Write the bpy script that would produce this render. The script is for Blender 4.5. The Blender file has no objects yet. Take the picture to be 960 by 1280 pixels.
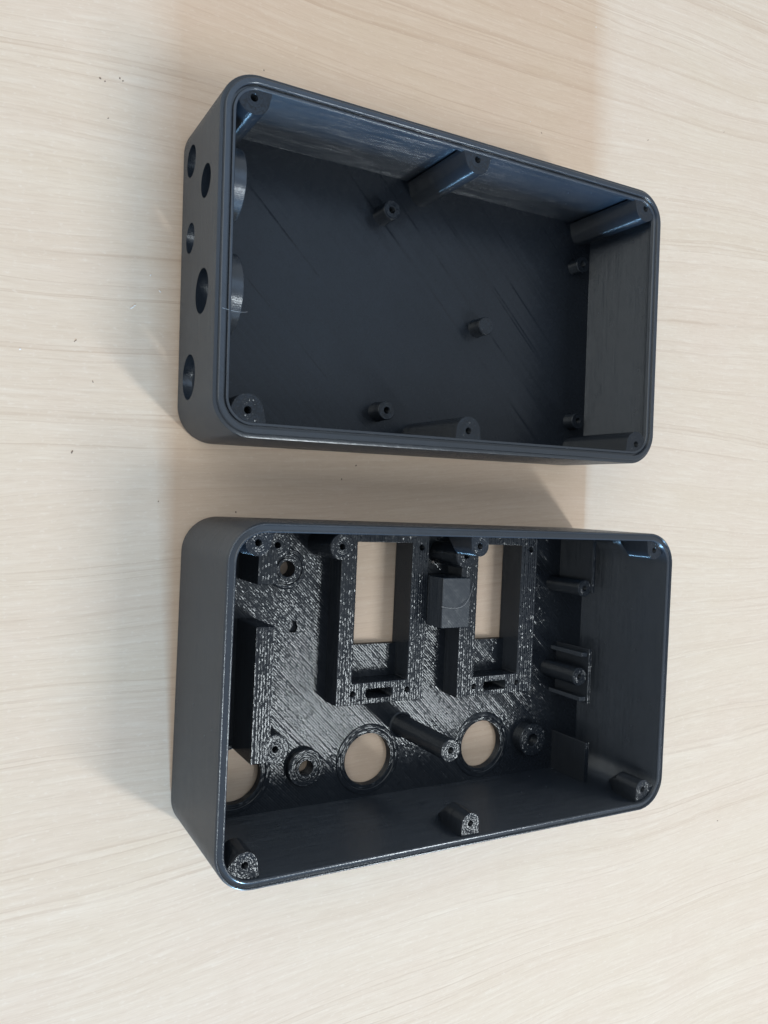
import bpy, bmesh, math, random
from mathutils import Vector, Matrix
PI = math.pi
MM = 0.001
random.seed(7)
scene = bpy.context.scene
COL = scene.collection

# ------------------------------------------------------------------ camera
def rot_y(a): return Matrix.Rotation(a, 4, 'Y')
def rot_x(a): return Matrix.Rotation(a, 4, 'X')
cam_data = bpy.data.cameras.new('camera')
cam = bpy.data.objects.new('camera', cam_data)
COL.objects.link(cam)
cam_data.sensor_fit = 'HORIZONTAL'
cam_data.sensor_width = 36.0
cam_data.lens = 36.0 * 995.46 / 960.0
cam_data.clip_start = 0.005
cam_data.clip_end = 20.0
cam.matrix_world = Matrix.Translation((0, 0, 0.22193)) @ rot_y(-0.5071) @ rot_x(-0.0350)
scene.camera = cam

# ------------------------------------------------------------------ light
world = bpy.data.worlds.new('World')
scene.world = world
world.use_nodes = True
bg = world.node_tree.nodes['Background']
bg.inputs['Color'].default_value = (0.95, 0.98, 1.03, 1)
bg.inputs['Strength'].default_value = 0.56

def area_lamp(name, loc, target, shape, sx, sy, watts, col):
    ld = bpy.data.lights.new(name, 'AREA')
    ld.shape = shape; ld.size = sx
    if shape in ('RECTANGLE', 'ELLIPSE'): ld.size_y = sy
    ld.energy = watts; ld.color = col
    o = bpy.data.objects.new(name, ld); COL.objects.link(o)
    o.location = loc
    d = (Vector(target) - Vector(loc)).normalized()          # emits along d; size_y runs in the upright plane through d
    side = d.cross(Vector((0, 0, 1))).normalized()
    up = side.cross(d)
    m = Matrix((side, up, -d)).transposed()
    o.rotation_euler = m.to_euler()
    return o
# desk lamp to the lower right, cool daylight from a far window at the photo's lower edge
area_lamp('desk_lamp_light', (0.66, -0.55, 1.12), (0.13, 0.0, 0.0), 'RECTANGLE', 0.085, 0.56, 6.6, (1.0, 0.985, 0.96))
area_lamp('window_light', (0.07, -3.0, 0.62), (0.13, 0.0, 0.0), 'RECTANGLE', 0.20, 0.40, 195.0, (0.38, 0.68, 1.0))
area_lamp('blue_fill_light', (0.85, 0.72, 1.9), (0.1, 0.05, 0.0), 'RECTANGLE', 0.9, 0.8, 1.5, (0.50, 0.70, 1.0))  # added fill, no known source: bluish sheen on the tray floor and rim
area_lamp('upper_left_fill_light', (-0.75, 0.65, 1.2), (0.15, 0.1, 0.0), 'RECTANGLE', 1.3, 1.0, 5.4, (1.0, 0.94, 0.85))  # added soft fill: brightens left-facing walls and the table above the tray

scene.view_settings.view_transform = 'Standard'
scene.view_settings.look = 'None'
scene.view_settings.exposure = 0.0
scene.view_settings.gamma = 1.0
scene.view_settings.use_curve_mapping = False

# ------------------------------------------------------------------ node helpers
class NT:
    def __init__(self, name):
        self.mat = bpy.data.materials.new(name); self.mat.use_nodes = True
        self.nt = self.mat.node_tree
        self.bsdf = self.nt.nodes['Principled BSDF']
    def n(self, t, **kw):
        x = self.nt.nodes.new(t)
        for k, v in kw.items(): setattr(x, k, v)
        return x
    def put(self, sock, v):
        if isinstance(v, bpy.types.NodeSocket): self.nt.links.new(v, sock)
        elif v is not None: sock.default_value = v
    def m(self, op, a, b=None, c=None, clamp=False):
        x = self.n('ShaderNodeMath', operation=op, use_clamp=clamp)
        for i, v in enumerate((a, b, c)):
            if v is not None: self.put(x.inputs[i], v)
        return x.outputs[0]
    def v(self, op, a, b=None, out=0):
        x = self.n('ShaderNodeVectorMath', operation=op)
        self.put(x.inputs[0], a)
        if b is not None:
            if op == 'SCALE': self.put(x.inputs['Scale'], b)
            else: self.put(x.inputs[1], b)
        return x.outputs['Value'] if op in ('DOT_PRODUCT', 'LENGTH') else x.outputs[0]
    def xyz(self, a):
        x = self.n('ShaderNodeSeparateXYZ'); self.put(x.inputs[0], a); return x.outputs
    def comb(self, a, b, c):
        x = self.n('ShaderNodeCombineXYZ')
        for i, q in enumerate((a, b, c)): self.put(x.inputs[i], q)
        return x.outputs[0]
    def noise(self, vec, scale, detail=2.0, rough=0.5, dim='3D', w=None, out='Fac'):
        x = self.n('ShaderNodeTexNoise', noise_dimensions=dim)
        if dim == '1D': self.put(x.inputs['W'], w)
        else: self.put(x.inputs['Vector'], vec)
        x.inputs['Scale'].default_value = scale
        x.inputs['Detail'].default_value = detail
        x.inputs['Roughness'].default_value = rough
        return x.outputs[out]
    def ramp(self, f, stops, interp='LINEAR'):
        x = self.n('ShaderNodeValToRGB'); self.put(x.inputs[0], f)
        cr = x.color_ramp; cr.interpolation = interp
        while len(cr.elements) < len(stops): cr.elements.new(0.5)
        for e, (p, c) in zip(cr.elements, stops):
            e.position = p; e.color = (c, c, c, 1) if isinstance(c, (int, float)) else (*c, 1)
        return x.outputs[0]
    def mix(self, f, a, b, mode='MIX'):
        x = self.n('ShaderNodeMix', data_type='RGBA', blend_type=mode)
        self.put(x.inputs['Factor'], f)
        self.put(x.inputs[6], (*a, 1) if isinstance(a, tuple) else a)
        self.put(x.inputs[7], (*b, 1) if isinstance(b, tuple) else b)
        return x.outputs[2]
    def fmix(self, f, a, b):
        x = self.n('ShaderNodeMix', data_type='FLOAT')
        self.put(x.inputs[0], f); self.put(x.inputs[2], a); self.put(x.inputs[3], b)
        return x.outputs[0]

def plastic(name, concentric=False, line=0.10, cell=0.12, side_amp=1.35, rough=0.24, pitch=0.66, base=(0.0110, 0.0150, 0.0215), wobble=0.03, spec=0.55, seglen=0.6, seam=0.0, along_y=False):
    """Black printed filament. Extrusion beads tilt the normal: rows of beads on level faces, layers on upright faces (millimetres, object space)."""
    t = NT(name)
    tc = t.n('ShaderNodeTexCoord').outputs['Object']
    p = t.v('SCALE', tc, 1000.0)
    N = t.n('ShaderNodeNewGeometry').outputs['Normal']
    nz = t.m('ABSOLUTE', t.xyz(N)[2])
    x, y, z = t.xyz(p)[0:3]
    topw = t.m('POWER', nz, 6.0)
    sidew = t.m('SUBTRACT', 1.0, t.m('POWER', nz, 2.0), clamp=True)
    n_lo = t.noise(p, 0.055, 2.0)
    n_mid = t.noise(p, 0.35, 2.0)
    if concentric:
        flat = t.comb(x, y, 0.0)
        q = t.v('LENGTH', flat)
        D = t.v('NORMALIZE', flat)
        w = t.m('MULTIPLY', t.m('ARCTAN2', y, x), 4.0)
        E = t.comb(t.m('MULTIPLY', t.xyz(D)[1], -1.0), t.xyz(D)[0], 0.0)
    elif along_y:
        D = (1.0, 0.0, 0.0); E = (0.0, 1.0, 0.0); q = x; w = y
    else:
        D = (0.7071, 0.7071, 0.0); E = (0.7071, -0.7071, 0.0)
        q = t.m('MULTIPLY', t.m('ADD', x, y), 0.7071)
        w = t.m('MULTIPLY', t.m('SUBTRACT', x, y), 0.7071)
    row = t.m('DIVIDE', q, pitch)
    ri = t.m('FLOOR', row)
    bead = t.m('SUBTRACT', t.m('MULTIPLY', t.m('FRACT', row), 2.0), 1.0)          # -1..1 across one bead: rounded top
    wn = t.n('ShaderNodeTexWhiteNoise', noise_dimensions='1D'); t.put(wn.inputs['W'], ri)
    seg = t.m('FLOOR', t.m('ADD', t.m('DIVIDE', w, seglen), t.m('MULTIPLY', wn.outputs['Value'], 7.0)))
    wc = t.n('ShaderNodeTexWhiteNoise', noise_dimensions='2D'); t.put(wc.inputs['Vector'], t.comb(ri, seg, 0.0))
    rc = t.xyz(wc.outputs['Color'])
    sparse = t.m('POWER', rc[2], 2.0)
    ca = t.m('MULTIPLY', t.m('MULTIPLY', t.m('SUBTRACT', rc[0], 0.5), 2.0 * cell), t.m('ADD', 0.3, sparse))
    cb = t.m('MULTIPLY', t.m('MULTIPLY', t.m('SUBTRACT', rc[1], 0.5), 2.0 * cell), t.m('ADD', 0.3, sparse))
    rowtilt = t.m('MULTIPLY', t.m('SUBTRACT', wn.outputs['Value'], 0.5), line * 0.9)
    if seam:
        rowtilt = t.m('ADD', rowtilt, t.m('MULTIPLY', t.m('MULTIPLY', t.m('GREATER_THAN', wn.outputs['Value'], 0.95), seam), t.ramp(n_lo, [(0.45, 0.0), (0.6, 1.0)])))
    a = t.m('ADD', t.m('ADD', t.m('MULTIPLY', bead, line), rowtilt), ca)
    mod = t.m('MULTIPLY', topw, t.m('ADD', 0.55, t.m('MULTIPLY', n_mid, 0.9)))
    dt = t.v('ADD', t.v('SCALE', D, t.m('MULTIPLY', a, mod)), t.v('SCALE', E, t.m('MULTIPLY', cb, mod)))
    # layers on upright faces: each layer bulges, some catch more light than others along their length
    lay = t.m('MULTIPLY', z, 1.0 / 0.26)
    wl = t.n('ShaderNodeTexWhiteNoise', noise_dimensions='1D'); t.put(wl.inputs['W'], t.m('FLOOR', lay))
    lb = t.m('SUBTRACT', t.m('MULTIPLY', t.m('FRACT', lay), 1.4), 0.4)
    streak = t.noise(t.comb(t.m('MULTIPLY', x, 0.085), t.m('MULTIPLY', y, 0.085), t.m('MULTIPLY', z, 1.5)), 1.0, 3.0, 0.7)
    streak = t.ramp(streak, [(0.36, 0.0), (0.64, 1.0)])
    amp_s = t.m('MULTIPLY', t.m('MULTIPLY', sidew, side_amp), t.m('ADD', 0.70, t.m('ADD', t.m('MULTIPLY', streak, 0.45), t.m('MULTIPLY', wl.outputs['Value'], 0.32))))
    ds = t.comb(0.0, 0.0, t.m('MULTIPLY', lb, amp_s))
    g = t.noise(p, 0.9, 2.0, 0.5, out='Color')
    gv = t.v('SCALE', t.v('SUBTRACT', g, (0.5, 0.5, 0.5)), wobble * 2.0)
    Np = t.v('NORMALIZE', t.v('ADD', t.v('ADD', N, dt), t.v('ADD', ds, gv)))
    t.put(t.bsdf.inputs['Normal'], Np)
    t.put(t.bsdf.inputs['Base Color'], t.mix(n_lo, tuple(c * 0.8 for c in base), tuple(c * 1.25 for c in base)))
    t.put(t.bsdf.inputs['Roughness'], t.m('ADD', rough - 0.05, t.m('MULTIPLY', n_mid, 0.10)))
    t.bsdf.inputs['Specular IOR Level'].default_value = spec
    t.bsdf.inputs['Specular Tint'].default_value = (0.85, 0.94, 1.0, 1)
    return t.mat

def simple(name, col, rough=0.5):
    t = NT(name)
    geo = t.n('ShaderNodeTexCoord').outputs['Object']
    n = t.noise(t.v('SCALE', geo, 1000.0), 1.3, 3.0)
    t.put(t.bsdf.inputs['Base Color'], t.mix(n, tuple(c * 0.7 for c in col), tuple(min(1, c * 1.25) for c in col)))
    t.bsdf.inputs['Roughness'].default_value = rough
    return t.mat

def maple():
    t = NT('pale_maple_laminate')
    tc = t.n('ShaderNodeTexCoord').outputs['Object']
    p = t.v('SCALE', tc, 1000.0)
    x, y, z = t.xyz(p)[0:3]
    # growth rings: y bent by slow noise stretched along the grain (x)
    slow = t.noise(t.comb(t.m('MULTIPLY', x, 0.0038), t.m('MULTIPLY', y, 0.009), 3.7), 1.0, 2.0, 0.45)
    bend = t.m('MULTIPLY', t.m('SUBTRACT', slow, 0.5), 46.0)
    wob = t.m('MULTIPLY', t.m('SUBTRACT', t.noise(t.comb(t.m('MULTIPLY', x, 0.025), t.m('MULTIPLY', y, 0.10), 0.0), 1.0, 3.0, 0.6), 0.5), 1.4)
    yy = t.m('ADD', t.m('ADD', y, bend), wob)
    # broad soft bands
    band = t.noise(None, 0.085, 2.0, 0.6, dim='1D', w=yy)
    # thin late-wood lines at irregular spacing: contour crossings of 1D noise
    l1 = t.noise(None, 0.11, 2.0, 0.55, dim='1D', w=yy)
    saw = t.m('FRACT', t.m('ADD', t.m('MULTIPLY', l1, 4.0), t.m('MULTIPLY', yy, 0.055)))
    line = t.ramp(saw, [(0.0, 0.0), (0.72, 0.08), (0.93, 0.40), (0.965, 1.0), (0.985, 1.0), (1.0, 0.0)])
    patch = t.noise(t.comb(t.m('MULTIPLY', x, 0.010), t.m('MULTIPLY', y, 0.05), 9.0), 1.0, 2.0)
    line = t.m('MULTIPLY', line, t.ramp(patch, [(0.3, 0.15), (0.62, 1.0)]))
    # fine pores stretched along the grain
    fib = t.noise(t.comb(t.m('MULTIPLY', x, 0.16), t.m('MULTIPLY', yy, 2.6), 1.0), 1.0, 3.0, 0.65)
    fib2 = t.noise(t.comb(t.m('MULTIPLY', x, 0.05), t.m('MULTIPLY', yy, 0.75), 5.0), 1.0, 2.0, 0.6)
    blotch = t.noise(t.comb(t.m('MULTIPLY', x, 0.02), t.m('MULTIPLY', y, 0.035), 2.0), 1.0, 2.0, 0.5)
    fleck = t.noise(t.comb(t.m('MULTIPLY', x, 0.55), t.m('MULTIPLY', y, 1.1), 8.0), 1.0, 2.0, 0.6)
    c = t.mix(t.ramp(band, [(0.3, 0.0), (0.7, 1.0)]), (0.672, 0.555, 0.430), (0.712, 0.602, 0.480))
    c = t.mix(t.ramp(blotch, [(0.35, 0.0), (0.65, 0.55)]), c, (0.690, 0.560, 0.450))
    c = t.mix(t.m('MULTIPLY', line, 0.50), c, (0.500, 0.365, 0.260))
    fine = t.m('FRACT', t.m('ADD', t.m('MULTIPLY', yy, 0.42), t.m('MULTIPLY', l1, 3.0)))
    fine = t.m('MULTIPLY', t.ramp(fine, [(0.0, 0.0), (0.55, 0.1), (0.88, 1.0), (1.0, 0.0)]), t.ramp(patch, [(0.35, 1.0), (0.65, 0.1)]))
    c = t.mix(t.m('MULTIPLY', fine, 0.21), c, (0.540, 0.410, 0.300))
    c = t.mix(t.ramp(fib, [(0.30, 0.40), (0.54, 0.0)]), c, (0.56, 0.44, 0.33))
    c = t.mix(t.ramp(fib2, [(0.50, 0.0), (0.78, 0.40)]), c, (0.79, 0.70, 0.59))
    c = t.mix(t.ramp(fleck, [(0.58, 0.0), (0.76, 0.36)]), c, (0.80, 0.72, 0.63))
    t.put(t.bsdf.inputs['Base Color'], c)
    t.put(t.bsdf.inputs['Roughness'], t.m('ADD', 0.42, t.m('MULTIPLY', fib, 0.16)))
    t.bsdf.inputs['Specular IOR Level'].default_value = 0.35
    b = t.n('ShaderNodeBump'); b.inputs['Strength'].default_value = 0.10; b.inputs['Distance'].default_value = 0.0002
    t.put(b.inputs['Height'], fib); t.put(t.bsdf.inputs['Normal'], b.outputs[0])
    return t.mat

M_WALL = plastic('printed_black_plastic_wall', line=0.03, cell=0.02, rough=0.25, spec=1.0, base=(0.0130, 0.0195, 0.0300))
M_FLOOR_A = plastic('printed_black_plastic_smooth_floor', line=0.05, cell=0.012, rough=0.27, wobble=0.012, pitch=0.60, seam=0.14, spec=0.38)
M_FLOOR_B = plastic('printed_black_plastic_coarse_floor', line=0.12, cell=0.075, rough=0.18, pitch=0.66, spec=0.50, seglen=0.7)
M_RAST = plastic('printed_black_plastic_coarse_top', line=0.17, cell=0.12, rough=0.20, pitch=0.85, seglen=0.62, spec=0.5, along_y=True)
M_CONC = plastic('printed_black_plastic_ringed', concentric=True, line=0.13, cell=0.17, rough=0.20, pitch=0.55, seglen=0.5, spec=0.45)
M_WOOD = maple()
M_DARK = simple('dark_crumb', (0.20, 0.15, 0.115), 0.8)
M_PALE = simple('pale_shaving', (0.75, 0.72, 0.68), 0.5)
M_STRAND = simple('grey_filament_hair', (0.42, 0.45, 0.48), 0.25)

# ------------------------------------------------------------------ mesh helpers (millimetres in, metres out)
def finish(bm, name, mat, parent=None, origin=(0, 0, 0), bevel=0.0, smooth=35):
    bmesh.ops.remove_doubles(bm, verts=bm.verts, dist=1e-4)
    bmesh.ops.recalc_face_normals(bm, faces=bm.faces)
    me = bpy.data.meshes.new(name)
    for v in bm.verts: v.co = (v.co - Vector(origin)) * MM
    bm.to_mesh(me); bm.free()
    me.polygons.foreach_set('use_smooth', [True] * len(me.polygons))
    me.set_sharp_from_angle(angle=math.radians(smooth))
    me.materials.append(mat)
    o = bpy.data.objects.new(name, me); COL.objects.link(o)
    o.location = Vector(origin) * MM
    if parent: o.parent = parent
    if bevel:
        b = o.modifiers.new('edge', 'BEVEL'); b.width = bevel * MM; b.segments = 2
        b.limit_method = 'ANGLE'; b.angle_limit = math.radians(50); b.use_clamp_overlap = True
        b.harden_normals = False
    return o

def circle(cx, cy, r, n=32, a0=0.0):
    return [(cx + r * math.cos(a0 + 2 * PI * i / n), cy + r * math.sin(a0 + 2 * PI * i / n)) for i in range(n)]
def rect(x0, y0, x1, y1): return [(x0, y0), (x1, y0), (x1, y1), (x0, y1)]
def rrect(x0, y0, x1, y1, r, n=14):
    out = []
    for cx, cy, a in ((x1 - r, y1 - r, 0), (x0 + r, y1 - r, 90), (x0 + r, y0 + r, 180), (x1 - r, y0 + r, 270)):
        for i in range(n + 1):
            t = math.radians(a + 90 * i / n); out.append((cx + r * math.cos(t), cy + r * math.sin(t)))
    return out
def hull(pts):
    pts = sorted(set((round(a, 5), round(b, 5)) for a, b in pts))
    def half(ps):
        h = []
        for p in ps:
            while len(h) >= 2 and (h[-1][0]-h[-2][0])*(p[1]-h[-2][1]) - (h[-1][1]-h[-2][1])*(p[0]-h[-2][0]) <= 0: h.pop()
            h.append(p)
        return h[:-1]
    return half(pts) + half(pts[::-1])

def prism(bm, outline, holes, z0, z1, f=None):
    """Extruded plate with holes; f maps (a, b, h) to xyz."""
    f = f or (lambda a, b, h: (a, b, h))
    for h in (z0, z1):
        es = []
        for loop in [outline] + holes:
            vs = [bm.verts.new(f(a, b, h)) for a, b in loop]
            es += [bm.edges.new((vs[i], vs[(i + 1) % len(vs)])) for i in range(len(vs))]
        bmesh.ops.triangle_fill(bm, edges=es, use_beauty=True)
    for loop in [outline] + holes:
        lo = [bm.verts.new(f(a, b, z0)) for a, b in loop]; hi = [bm.verts.new(f(a, b, z1)) for a, b in loop]
        k = len(loop)
        for i in range(k): bm.faces.new((lo[i], lo[(i + 1) % k], hi[(i + 1) % k], hi[i]))

def plate(name, outline, holes, z0, z1, mat, parent, origin=(0, 0, 0), bevel=0.2):
    bm = bmesh.new(); prism(bm, outline, holes, z0, z1)
    return finish(bm, name, mat, parent, origin, bevel)

def lathe(bm, cx, cy, prof, n=40):
    """prof: (r, z) points; r == 0 closes to the axis."""
    rings = []
    for r, z in prof:
        rings.append([bm.verts.new((cx, cy, z))] if r < 1e-6 else [bm.verts.new((cx + r * math.cos(2*PI*i/n), cy + r * math.sin(2*PI*i/n), z)) for i in range(n)])
    for a, b in zip(rings, rings[1:]):
        for i in range(n):
            j = (i + 1) % n
            q = [a[i % len(a)], a[j % len(a)], b[j % len(b)], b[i % len(b)]]
            u = []
            for v in q:
                if v not in u: u.append(v)
            if len(u) > 2: bm.faces.new(u)

def boss(name, cx, cy, z0, z1, r, hole, depth, parent, mat, foot=0.0):
    """Round boss with a bored hole; its own origin sits at its axis."""
    prof = [(r + foot, z0)]
    if foot: prof += [(r + foot * 0.35, z0 + foot * 0.35), (r, z0 + foot * 1.4)]
    prof += [(r, z1 - 0.25), (r - 0.2, z1)]
    if hole: prof += [(hole + 0.12, z1), (hole, z1 - 0.12), (hole, z1 - depth)] + ([(0, z1 - depth)] if z1 - depth > z0 + 0.01 else [(hole, z0)])
    else: prof += [(0, z1)]
    bm = bmesh.new(); lathe(bm, cx, cy, prof)
    return finish(bm, name, mat, parent, (cx, cy, 0))

def strand(name, pts, r, mat, parent):
    cu = bpy.data.curves.new(name, 'CURVE'); cu.dimensions = '3D'; cu.bevel_depth = r * MM; cu.bevel_resolution = 2; cu.resolution_u = 10
    s = cu.splines.new('NURBS'); s.points.add(len(pts) - 1); s.use_endpoint_u = True; s.order_u = 3
    for q, p in zip(s.points, pts): q.co = (*[c * MM for c in p], 1)
    tmp = bpy.data.objects.new('tmp', cu); COL.objects.link(tmp)
    me = bpy.data.meshes.new_from_object(tmp.evaluated_get(bpy.context.evaluated_depsgraph_get()))
    bpy.data.objects.remove(tmp); bpy.data.curves.remove(cu)
    me.name = name; me.materials.clear(); me.materials.append(mat)
    o = bpy.data.objects.new(name, me); COL.objects.link(o); o.parent = parent
    return o

# ------------------------------------------------------------------ table
bm = bmesh.new()
prism(bm, rect(-420, -760, 950, 760), [], -25, 0)
table = finish(bm, 'table_top', M_WOOD, None, (0, 0, 0), 0.0)
table['kind'] = 'structure'

# ------------------------------------------------------------------ shells
L, W, RC = 150.0, 88.98, 10.0
NA = 16
def loop_inset(d, z, bm, r0=RC):
    r = max(r0 - d, 0.4)
    return [bm.verts.new((a, b, z)) for a, b in rrect(d, d, L - d, W - d, r, NA)]

def shell(name, prof, parent, mat, side_holes=None):
    """Loft of a closed wall profile (inset, z) round the rounded rectangle; left side may carry round holes."""
    bm = bmesh.new()
    loops = [loop_inset(d, z, bm) for d, z in prof]
    k = len(loops[0])
    left = 2 * (NA + 1) - 1                      # column between the two left corner arcs
    for s in range(len(loops) - 1):
        a, b = loops[s], loops[s + 1]
        big = abs(prof[s][1] - prof[s + 1][1]) > 20
        for i in range(k):
            j = (i + 1) % k
            if side_holes and big and i == left:
                d = (prof[s][0] + prof[s + 1][0]) / 2
                zlo, zhi = sorted((prof[s][1], prof[s + 1][1]))
                es = []
                for lp in [rect(RC, zlo, W - RC, zhi)] + [circle(v, z, r, 40) for v, z, r in side_holes]:
                    vs = [bm.verts.new((d, p, q)) for p, q in lp]
                    es += [bm.edges.new((vs[m], vs[(m + 1) % len(vs)])) for m in range(len(vs))]
                bmesh.ops.triangle_fill(bm, edges=es, use_beauty=True)
                continue
            bm.faces.new((a[i], a[j], b[j], b[i]))
    if side_holes:
        dd = sorted({p[0] for s, p in enumerate(prof[:-1]) if abs(p[1] - prof[s + 1][1]) > 20})
        for v, z, r in side_holes:
            c = circle(v, z, r, 40)
            lo = [bm.verts.new((dd[0], p, q)) for p, q in c]; hi = [bm.verts.new((dd[-1], p, q)) for p, q in c]
            for m in range(40): bm.faces.new((lo[m], lo[(m + 1) % 40], hi[(m + 1) % 40], hi[m]))
    return finish(bm, name, mat, parent, smooth=28)

def thing(name, label, cat, cx, cy, th):
    o = bpy.data.objects.new(name, None); COL.objects.link(o)
    # local (0,0) is a corner of the box; put the origin there
    c, s = math.cos(th), math.sin(th)
    ox = cx - (c * L / 2 - s * W / 2); oy = cy - (s * L / 2 + c * W / 2)
    o.location = (ox * MM, oy * MM, 0.0004); o.rotation_euler = (0, 0, th)
    o.empty_display_size = 0.02
    o['label'] = label; o['category'] = cat
    return o

# ================================================================== box A (upper in the photo)
HA, T = 33.78, 2.6
A = thing('shallow_enclosure_box', 'shallower black printed tray with five round holes in its end wall and a grooved rim', 'plastic box', 133.64, 53.51, -0.0349)
HOLES = [(74.3, 8.5, 4.2), (64.6, 22.5, 4.2), (53.7, 9.2, 4.0), (37.2, 21.4, 5.7), (16.6, 11.2, 6.0)]
shell('wall', [(0.5, 0.0), (0.0, 0.5), (0.0, HA - 1.3), (0.12, HA - 1.05), (0.55, HA - 0.95), (1.0, HA - 0.95), (1.08, HA - 0.2), (1.3, HA), (2.35, HA), (2.5, HA - 0.15),
               (2.56, HA - 1.1), (3.1, HA - 1.1), (3.16, HA - 0.45), (3.3, HA - 0.3), (3.75, HA - 0.3), (3.95, HA - 0.5), (3.95, HA - 1.8), (T, HA - 3.0), (T, 2.3)],
      A, M_WALL, HOLES)
o = plate('floor_plate', rrect(0.7, 0.7, L - 0.7, W - 0.7, RC - 0.7), [], 0.06, 2.5, M_FLOOR_A, A, bevel=0)

def keep_in(pts, d):
    """Pull points back inside the rounded outline inset by d."""
    out = []
    for a, b in pts:
        a = min(max(a, d), L - d); b = min(max(b, d), W - d)
        ca = min(max(a, RC), L - RC); cb = min(max(b, RC), W - RC)
        k = math.hypot(a - ca, b - cb)
        if a != ca and b != cb and k > RC - d: a, b = ca + (a - ca) * (RC - d) / k, cb + (b - cb) * (RC - d) / k
        out.append((a, b))
    return out

def wall_post(parent, cx, cy, r, z0, z1, foot_pts, hole, mat, inset, depth=9.0, short=0.0):
    """Screw post grown out of the wall: circle plus a web to the wall, hole bored in its top."""
    out = hull(keep_in(circle(cx, cy, r, 36) + foot_pts, inset))
    bm = bmesh.new()
    prism(bm, out, [circle(cx, cy, hole, 20)], z1 - depth, z1)
    if short:                                            # short post, its underside sloping back into the wall
        k = len(out); zm = z1 - depth; zb = zm - short
        fx = sum(a for a, b in foot_pts) / len(foot_pts); fy = sum(b for a, b in foot_pts) / len(foot_pts)
        lo = [bm.verts.new((fx + (a - fx) * 0.12, fy + (b - fy) * 0.12, zb)) for a, b in out]
        hi = [bm.verts.new((a, b, zm)) for a, b in out]
        for i in range(k): bm.faces.new((lo[i], lo[(i + 1) % k], hi[(i + 1) % k], hi[i]))
        bm.faces.new(lo)
    elif z1 - depth > z0: prism(bm, out, [], z0, z1 - depth)
    # drop the coincident inner caps outside the bore
    kill = [f for f in bm.faces if abs(f.normal.z) > 0.9 and abs(f.calc_center_median().z - (z1 - depth)) < 0.01]
    bmesh.ops.delete(bm, geom=kill, context='FACES')
    bmesh.ops.remove_doubles(bm, verts=bm.verts, dist=1e-4)
    return finish(bm, 'screw_post', mat, parent, (cx, cy, 0))

ZP = HA - 0.55
WI = W - 2.3
for cx, cy, foot in [(8.4, 83.0, [(3.5, WI), (13.2, WI), (2.3, 84.5)]),
                     (75.2, 83.4, [(70.2, WI), (80.2, WI)]),
                     (142.2, 83.0, [(137.4, WI), (146.5, WI), (147.6, 84.0)]),
                     (8.9, 6.9, [(4.2, 2.3), (13.8, 2.3), (2.4, 5.6)]),
                     (75.0, 6.2, [(70.6, 2.3), (79.4, 2.3)]),
                     (141.7, 6.3, [(137.2, 2.3), (146.0, 2.3), (147.6, 5.6)])]:
    wall_post(A, cx, cy, 4.1, 2.3, ZP, foot, 1.0, M_CONC, 3.2)
for cx, cy, z, h in [(61.3, 73.7, 9.0, 1.0), (61.7, 13.0, 8.7, 1.0), (98.2, 43.6, 8.2, 0.0), (140.6, 15.7, 6.8, 1.0), (140.4, 71.0, 6.8, 1.0)]:
    boss('standoff', cx, cy, 2.3, z, 2.9, h, 5.0, A, M_CONC, foot=0.5)
# round collars inside the end wall behind the two upper holes
for v, z, r0, r1 in [(64.6, 22.2, 4.2, 9.2), (37.2, 21.0, 5.7, 10.4)]:
    bm = bmesh.new()
    prism(bm, circle(v, z, r1, 56), [circle(v, z, r0, 40)], 2.45, 7.8, lambda a, b, h: (h, a, b))
    finish(bm, 'hole_collar', M_WALL, A, (0, 0, 0), 0.3)
strand('filament_hair', [(1.6, 30.8, 33.9), (6.0, 30.2, 33.0), (9.2, 31.6, 30.0)], 0.03, M_STRAND, A)

# ================================================================== box B (lower in the photo)
HB = 41.07
B = thing('deep_enclosure_box', 'deeper black printed box with two rectangular windows, round cut-outs and inner frames', 'plastic box', 131.30, -56.96, -0.0508)
shell('wall', [(0.5, 0.0), (0.0, 0.5), (0.0, HB - 0.7), (0.12, HB - 0.25), (0.35, HB), (0.55, HB), (0.7, HB - 0.42), (1.75, HB - 0.16), (1.9, HB - 0.02), (2.15, HB - 0.02), (2.4, HB - 0.3), (2.4, 2.3)], B, M_WALL)
F1 = (45.0, 34.0, 75.4, 86.4); I1 = (50.2, 40.5, 69.4, 83.0)
F2 = (88.2, 33.2, 119.0, 86.4); I2 = (94.6, 39.6, 112.4, 82.8)
C3 = [(17.4, 14.3), (61.0, 14.3), (104.8, 14.2)]
BOSS = [(29.9, 74.5, 5.6, 6.0, 2.3), (39.0, 14.7, 4.6, 5.7, 2.3)]
holes = [circle(a, b, 8.1, 48) for a, b in C3] + [rect(I1[0], 50.6, I1[2], I1[3]), rect(I2[0], 50.2, I2[2], I2[3])]
holes += [circle(b[0], b[1], b[4], 24) for b in BOSS]
holes += [[(32.6, 55.2), (34.6, 55.2), (35.3, 56.8), (34.6, 58.6), (32.9, 58.9)]]
plate('floor_plate', rrect(0.7, 0.7, L - 0.7, W - 0.7, RC - 0.7), holes, 0.06, 2.5, M_FLOOR_B, B, bevel=0)
plate('pit_floor', rect(32.0, 54.6, 36.0, 59.5), [], 0.07, 0.4, M_WALL, B, bevel=0)
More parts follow.
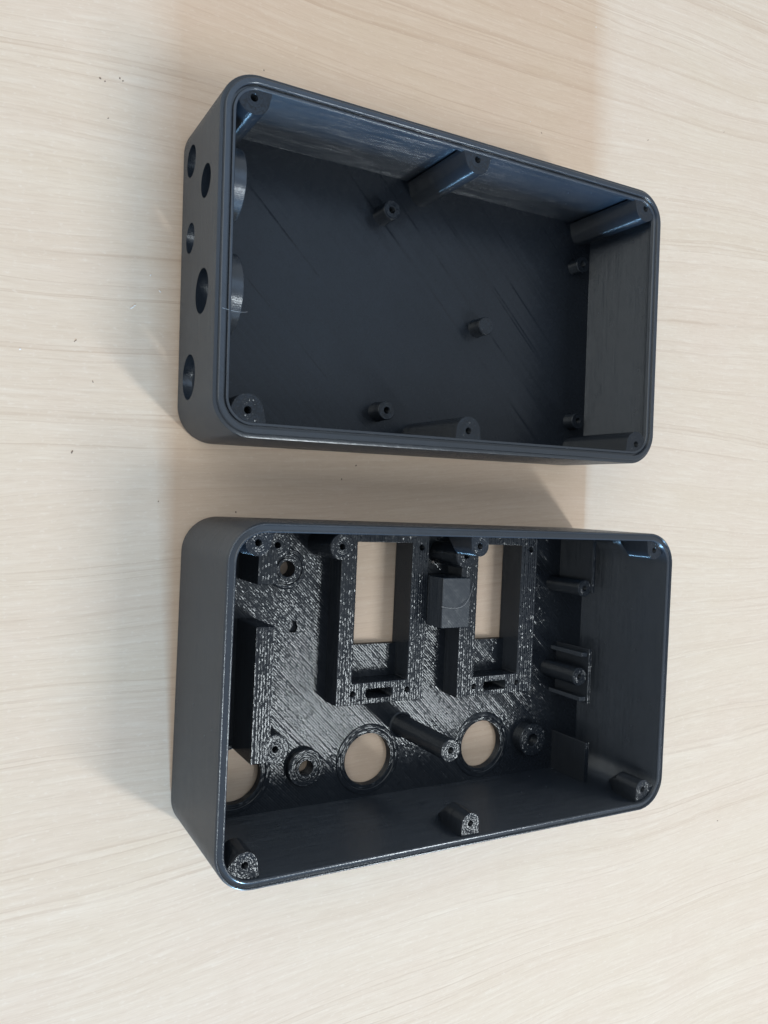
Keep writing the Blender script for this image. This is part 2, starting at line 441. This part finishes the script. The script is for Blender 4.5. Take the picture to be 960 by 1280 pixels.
# collars round the three big cut-outs
for a, b in C3:
    bm = bmesh.new()
    lathe(bm, a, b, [(11.2, 2.4), (11.0, 2.7), (9.6, 2.85), (9.4, 2.65), (8.5, 2.65), (8.15, 2.58), (8.15, 2.4), (11.2, 2.4)], 64)
    finish(bm, 'cutout_ring', M_CONC, B, (a, b, 0))
for a, b, z, r, h in BOSS:
    bm = bmesh.new()
    lathe(bm, a, b, [(r, 2.3), (r, z - 0.3), (r - 0.25, z), (r * 0.80, z), (r * 0.77, z - 0.35), (h + 1.0, z - 0.35), (h + 0.9, z + 0.1), (h + 0.1, z + 0.1), (h, z), (h, 2.3), (r, 2.3)], 48)
    finish(bm, 'screw_boss', M_CONC, B, (a, b, 0))
boss('screw_boss', 124.0, 14.8, 2.3, 6.6, 5.6, 2.1, 3.5, B, M_CONC)

def frame(F, I, zt):
    x0, y0, x1, y1 = F; cx = (I[0] + I[2]) / 2
    yb = (y0 + I[1]) / 2 - 0.1
    slot = rrect(cx - 4.7, yb - 1.4, cx + 4.4, yb + 1.4, 0.9, 5)
    hl = [rect(*I), slot, circle(I[0] + 0.4, yb + 0.1, 0.85, 16), circle(I[2] + 0.2, yb + 0.2, 0.85, 16), circle(x1 - 2.6, I[3] - 1.4, 0.9, 16)]
    return plate('display_frame', rect(*F), hl, 2.3, zt, M_RAST, B, bevel=0.18)
frame(F1, I1, 10.4)
frame(F2, I2, 10.4)
# raised block between the frames
plate('support_block', rect(76.2, 57.3, 86.4, 72.8), [], 2.3, 18.0, M_WALL, B, bevel=0.2)
# long rail and stub at the left with their round standoffs
plate('support_rail', rect(16.4, 22.6, 21.7, 60.0), [], 2.3, 18.4, M_RAST, B, bevel=0.2)
plate('support_rail', rect(16.2, 71.4, 21.8, 81.5), [], 2.3, 18.3, M_RAST, B, bevel=0.2)
for cx, cy, z, r in [(23.3, 26.1, 18.45, 4.2), (21.6, 82.2, 18.2, 3.9), (41.2, 82.0, 18.4, 3.9)]:
    boss('standoff', cx, cy, 2.3, z, r, 0.85, 6.0, B, M_CONC)
boss('standoff', 84.6, 79.6, 2.3, 18.0, 3.9, 0.9, 6.0, B, M_CONC)
boss('standoff', 132.7, 38.9, 2.3, 19.0, 3.1, 0.9, 6.0, B, M_CONC)
boss('standoff', 133.4, 69.0, 2.3, 18.8, 2.9, 0.9, 6.0, B, M_CONC)
boss('centre_post', 72.6, 24.0, 2.3, 31.2, 3.3, 0.9, 8.0, B, M_CONC, foot=1.3)
# upright board guides at the right
plate('board_guide', rect(136.6, 29.2, 138.0, 48.0), [], 2.3, 18.8, M_RAST, B, bevel=0.15)
plate('board_guide', rect(136.4, 67.2, 137.8, 86.4), [], 2.3, 18.8, M_RAST, B, bevel=0.15)
plate('board_guide', rect(136.3, 2.3, 138.0, 16.0), [], 2.3, 19.4, M_RAST, B, bevel=0.15)
for y in (30.2, 45.4):
    plate('guide_rib', rect(133.9, y, 136.7, y + 1.4), [], 2.3, 18.2, M_WALL, B, bevel=0.1)
# screw posts to the rim
WB = W - 2.2
ZB = HB - 1.1
for cx, cy, foot, r in [(8.0, 84.0, [(4.2, WB), (12.0, WB)], 3.2),
                     (73.4, 84.0, [(70.3, WB), (76.5, WB)], 2.9),
                     (142.3, 83.6, [(139.0, WB), (145.4, WB), (147.7, 83.6)], 2.9),
                     (8.0, 6.0, [(3.6, 2.2), (11.9, 2.2), (2.3, 5.0)], 3.2),
                     (74.4, 5.8, [(71.5, 2.2), (77.3, 2.2)], 2.9),
                     (142.2, 6.2, [(139.3, 2.2), (145.2, 2.2), (147.7, 6.2)], 3.0)]:
    wall_post(B, cx, cy, r, 2.3, ZB, foot, 0.9, M_CONC, 2.0, short=7.0)
strand('filament_hair', [(75.8, 64.0, 18.2), (81.5, 62.8, 18.8), (86.2, 66.0, 18.6), (88.5, 71.0, 16.5)], 0.05, M_STRAND, B)
strand('filament_hair', [(17.0, 66.5, 3.2), (20.0, 69.0, 4.0), (20.8, 73.0, 9.0)], 0.03, M_STRAND, B)
strand('filament_hair', [(26.5, 62.4, 2.7), (28.2, 66.0, 3.1), (27.9, 69.0, 2.8)], 0.03, M_STRAND, B)

def chip(bm, x, y, z, lx, ly, lz, a):
    c, s = math.cos(a), math.sin(a)
    q = [(-1, -1, 0), (1, -.6, 0), (.8, 1, 0), (-.7, .8, 0), (-.6, -.5, 1), (.5, -.3, 1), (.3, .5, 1)]
    vs = [bm.verts.new((x + (p[0]*lx*c - p[1]*ly*s), y + (p[0]*lx*s + p[1]*ly*c), z + p[2]*lz)) for p in q]
    for f in ((0, 1, 2, 3), (4, 5, 6), (0, 1, 5, 4), (1, 2, 6, 5), (2, 3, 6), (3, 0, 4, 6)):
        bm.faces.new([vs[i] for i in f])
for x, y in ((79.4, 77.6), (82.0, 76.7)):
    bm = bmesh.new(); chip(bm, x, y, 17.0 - 14.4, 0.9, 0.28, 0.5, -0.7 + (x - 79) * .5)
    finish(bm, 'plastic_shaving', M_PALE, B)

# ------------------------------------------------------------------ crumbs on the table
DARKS = [(30.0, 8.4, .55, .22), (31.2, 37.4, .55, .12), (35.4, 27.0, .4, .12), (113.3, 5.8, .35, .22), (108.3, 1.5, .35, .2), (74.3, -8.1, .3, .25), (52.2, -4.8, .25, .15),
         (38.2, 106.3, .3, .3), (39.4, 105.8, .25, .22), (43.2, 107.5, .3, .2), (44.0, 107.0, .25, .2), (40.1, 96.4, .3, .12), (83.6, 119.6, .25, .2), (186.7, 123.5, .45, .12), (239.1, 131.8, .5, .12),
         (282.5, 144.0, .4, .12), (194.8, -107.0, .35, .25), (284.8, -142.4, .5, .2)]
PALES = [(45.7, 47.6, .9, .22), (46.4, 48.2, .5, .15), (50.7, 56.8, .4, .2), (18.0, 34.2, .3, .3), (53.2, 52.7, .2, .4), (211.9, 166.8, .4, .3), (181.7, 126.3, .3, .2)]
for nm, lab, lst, mt in (('crumbs', 'tiny dark crumbs scattered on the pale wood table', DARKS, M_DARK), ('shavings', 'tiny pale plastic shavings beside the tray with five holes', PALES, M_PALE)):
    bm = bmesh.new()
    for x, y, lx, ly in lst:
        chip(bm, x, y, 0.0, lx * .85, ly, 0.09, random.uniform(0.3, 2.6) if mt is M_DARK else random.uniform(0, 1.0))
    o = finish(bm, nm, mt)
    o['kind'] = 'stuff'; o['label'] = lab; o['category'] = 'crumbs' if mt is M_DARK else 'shavings'
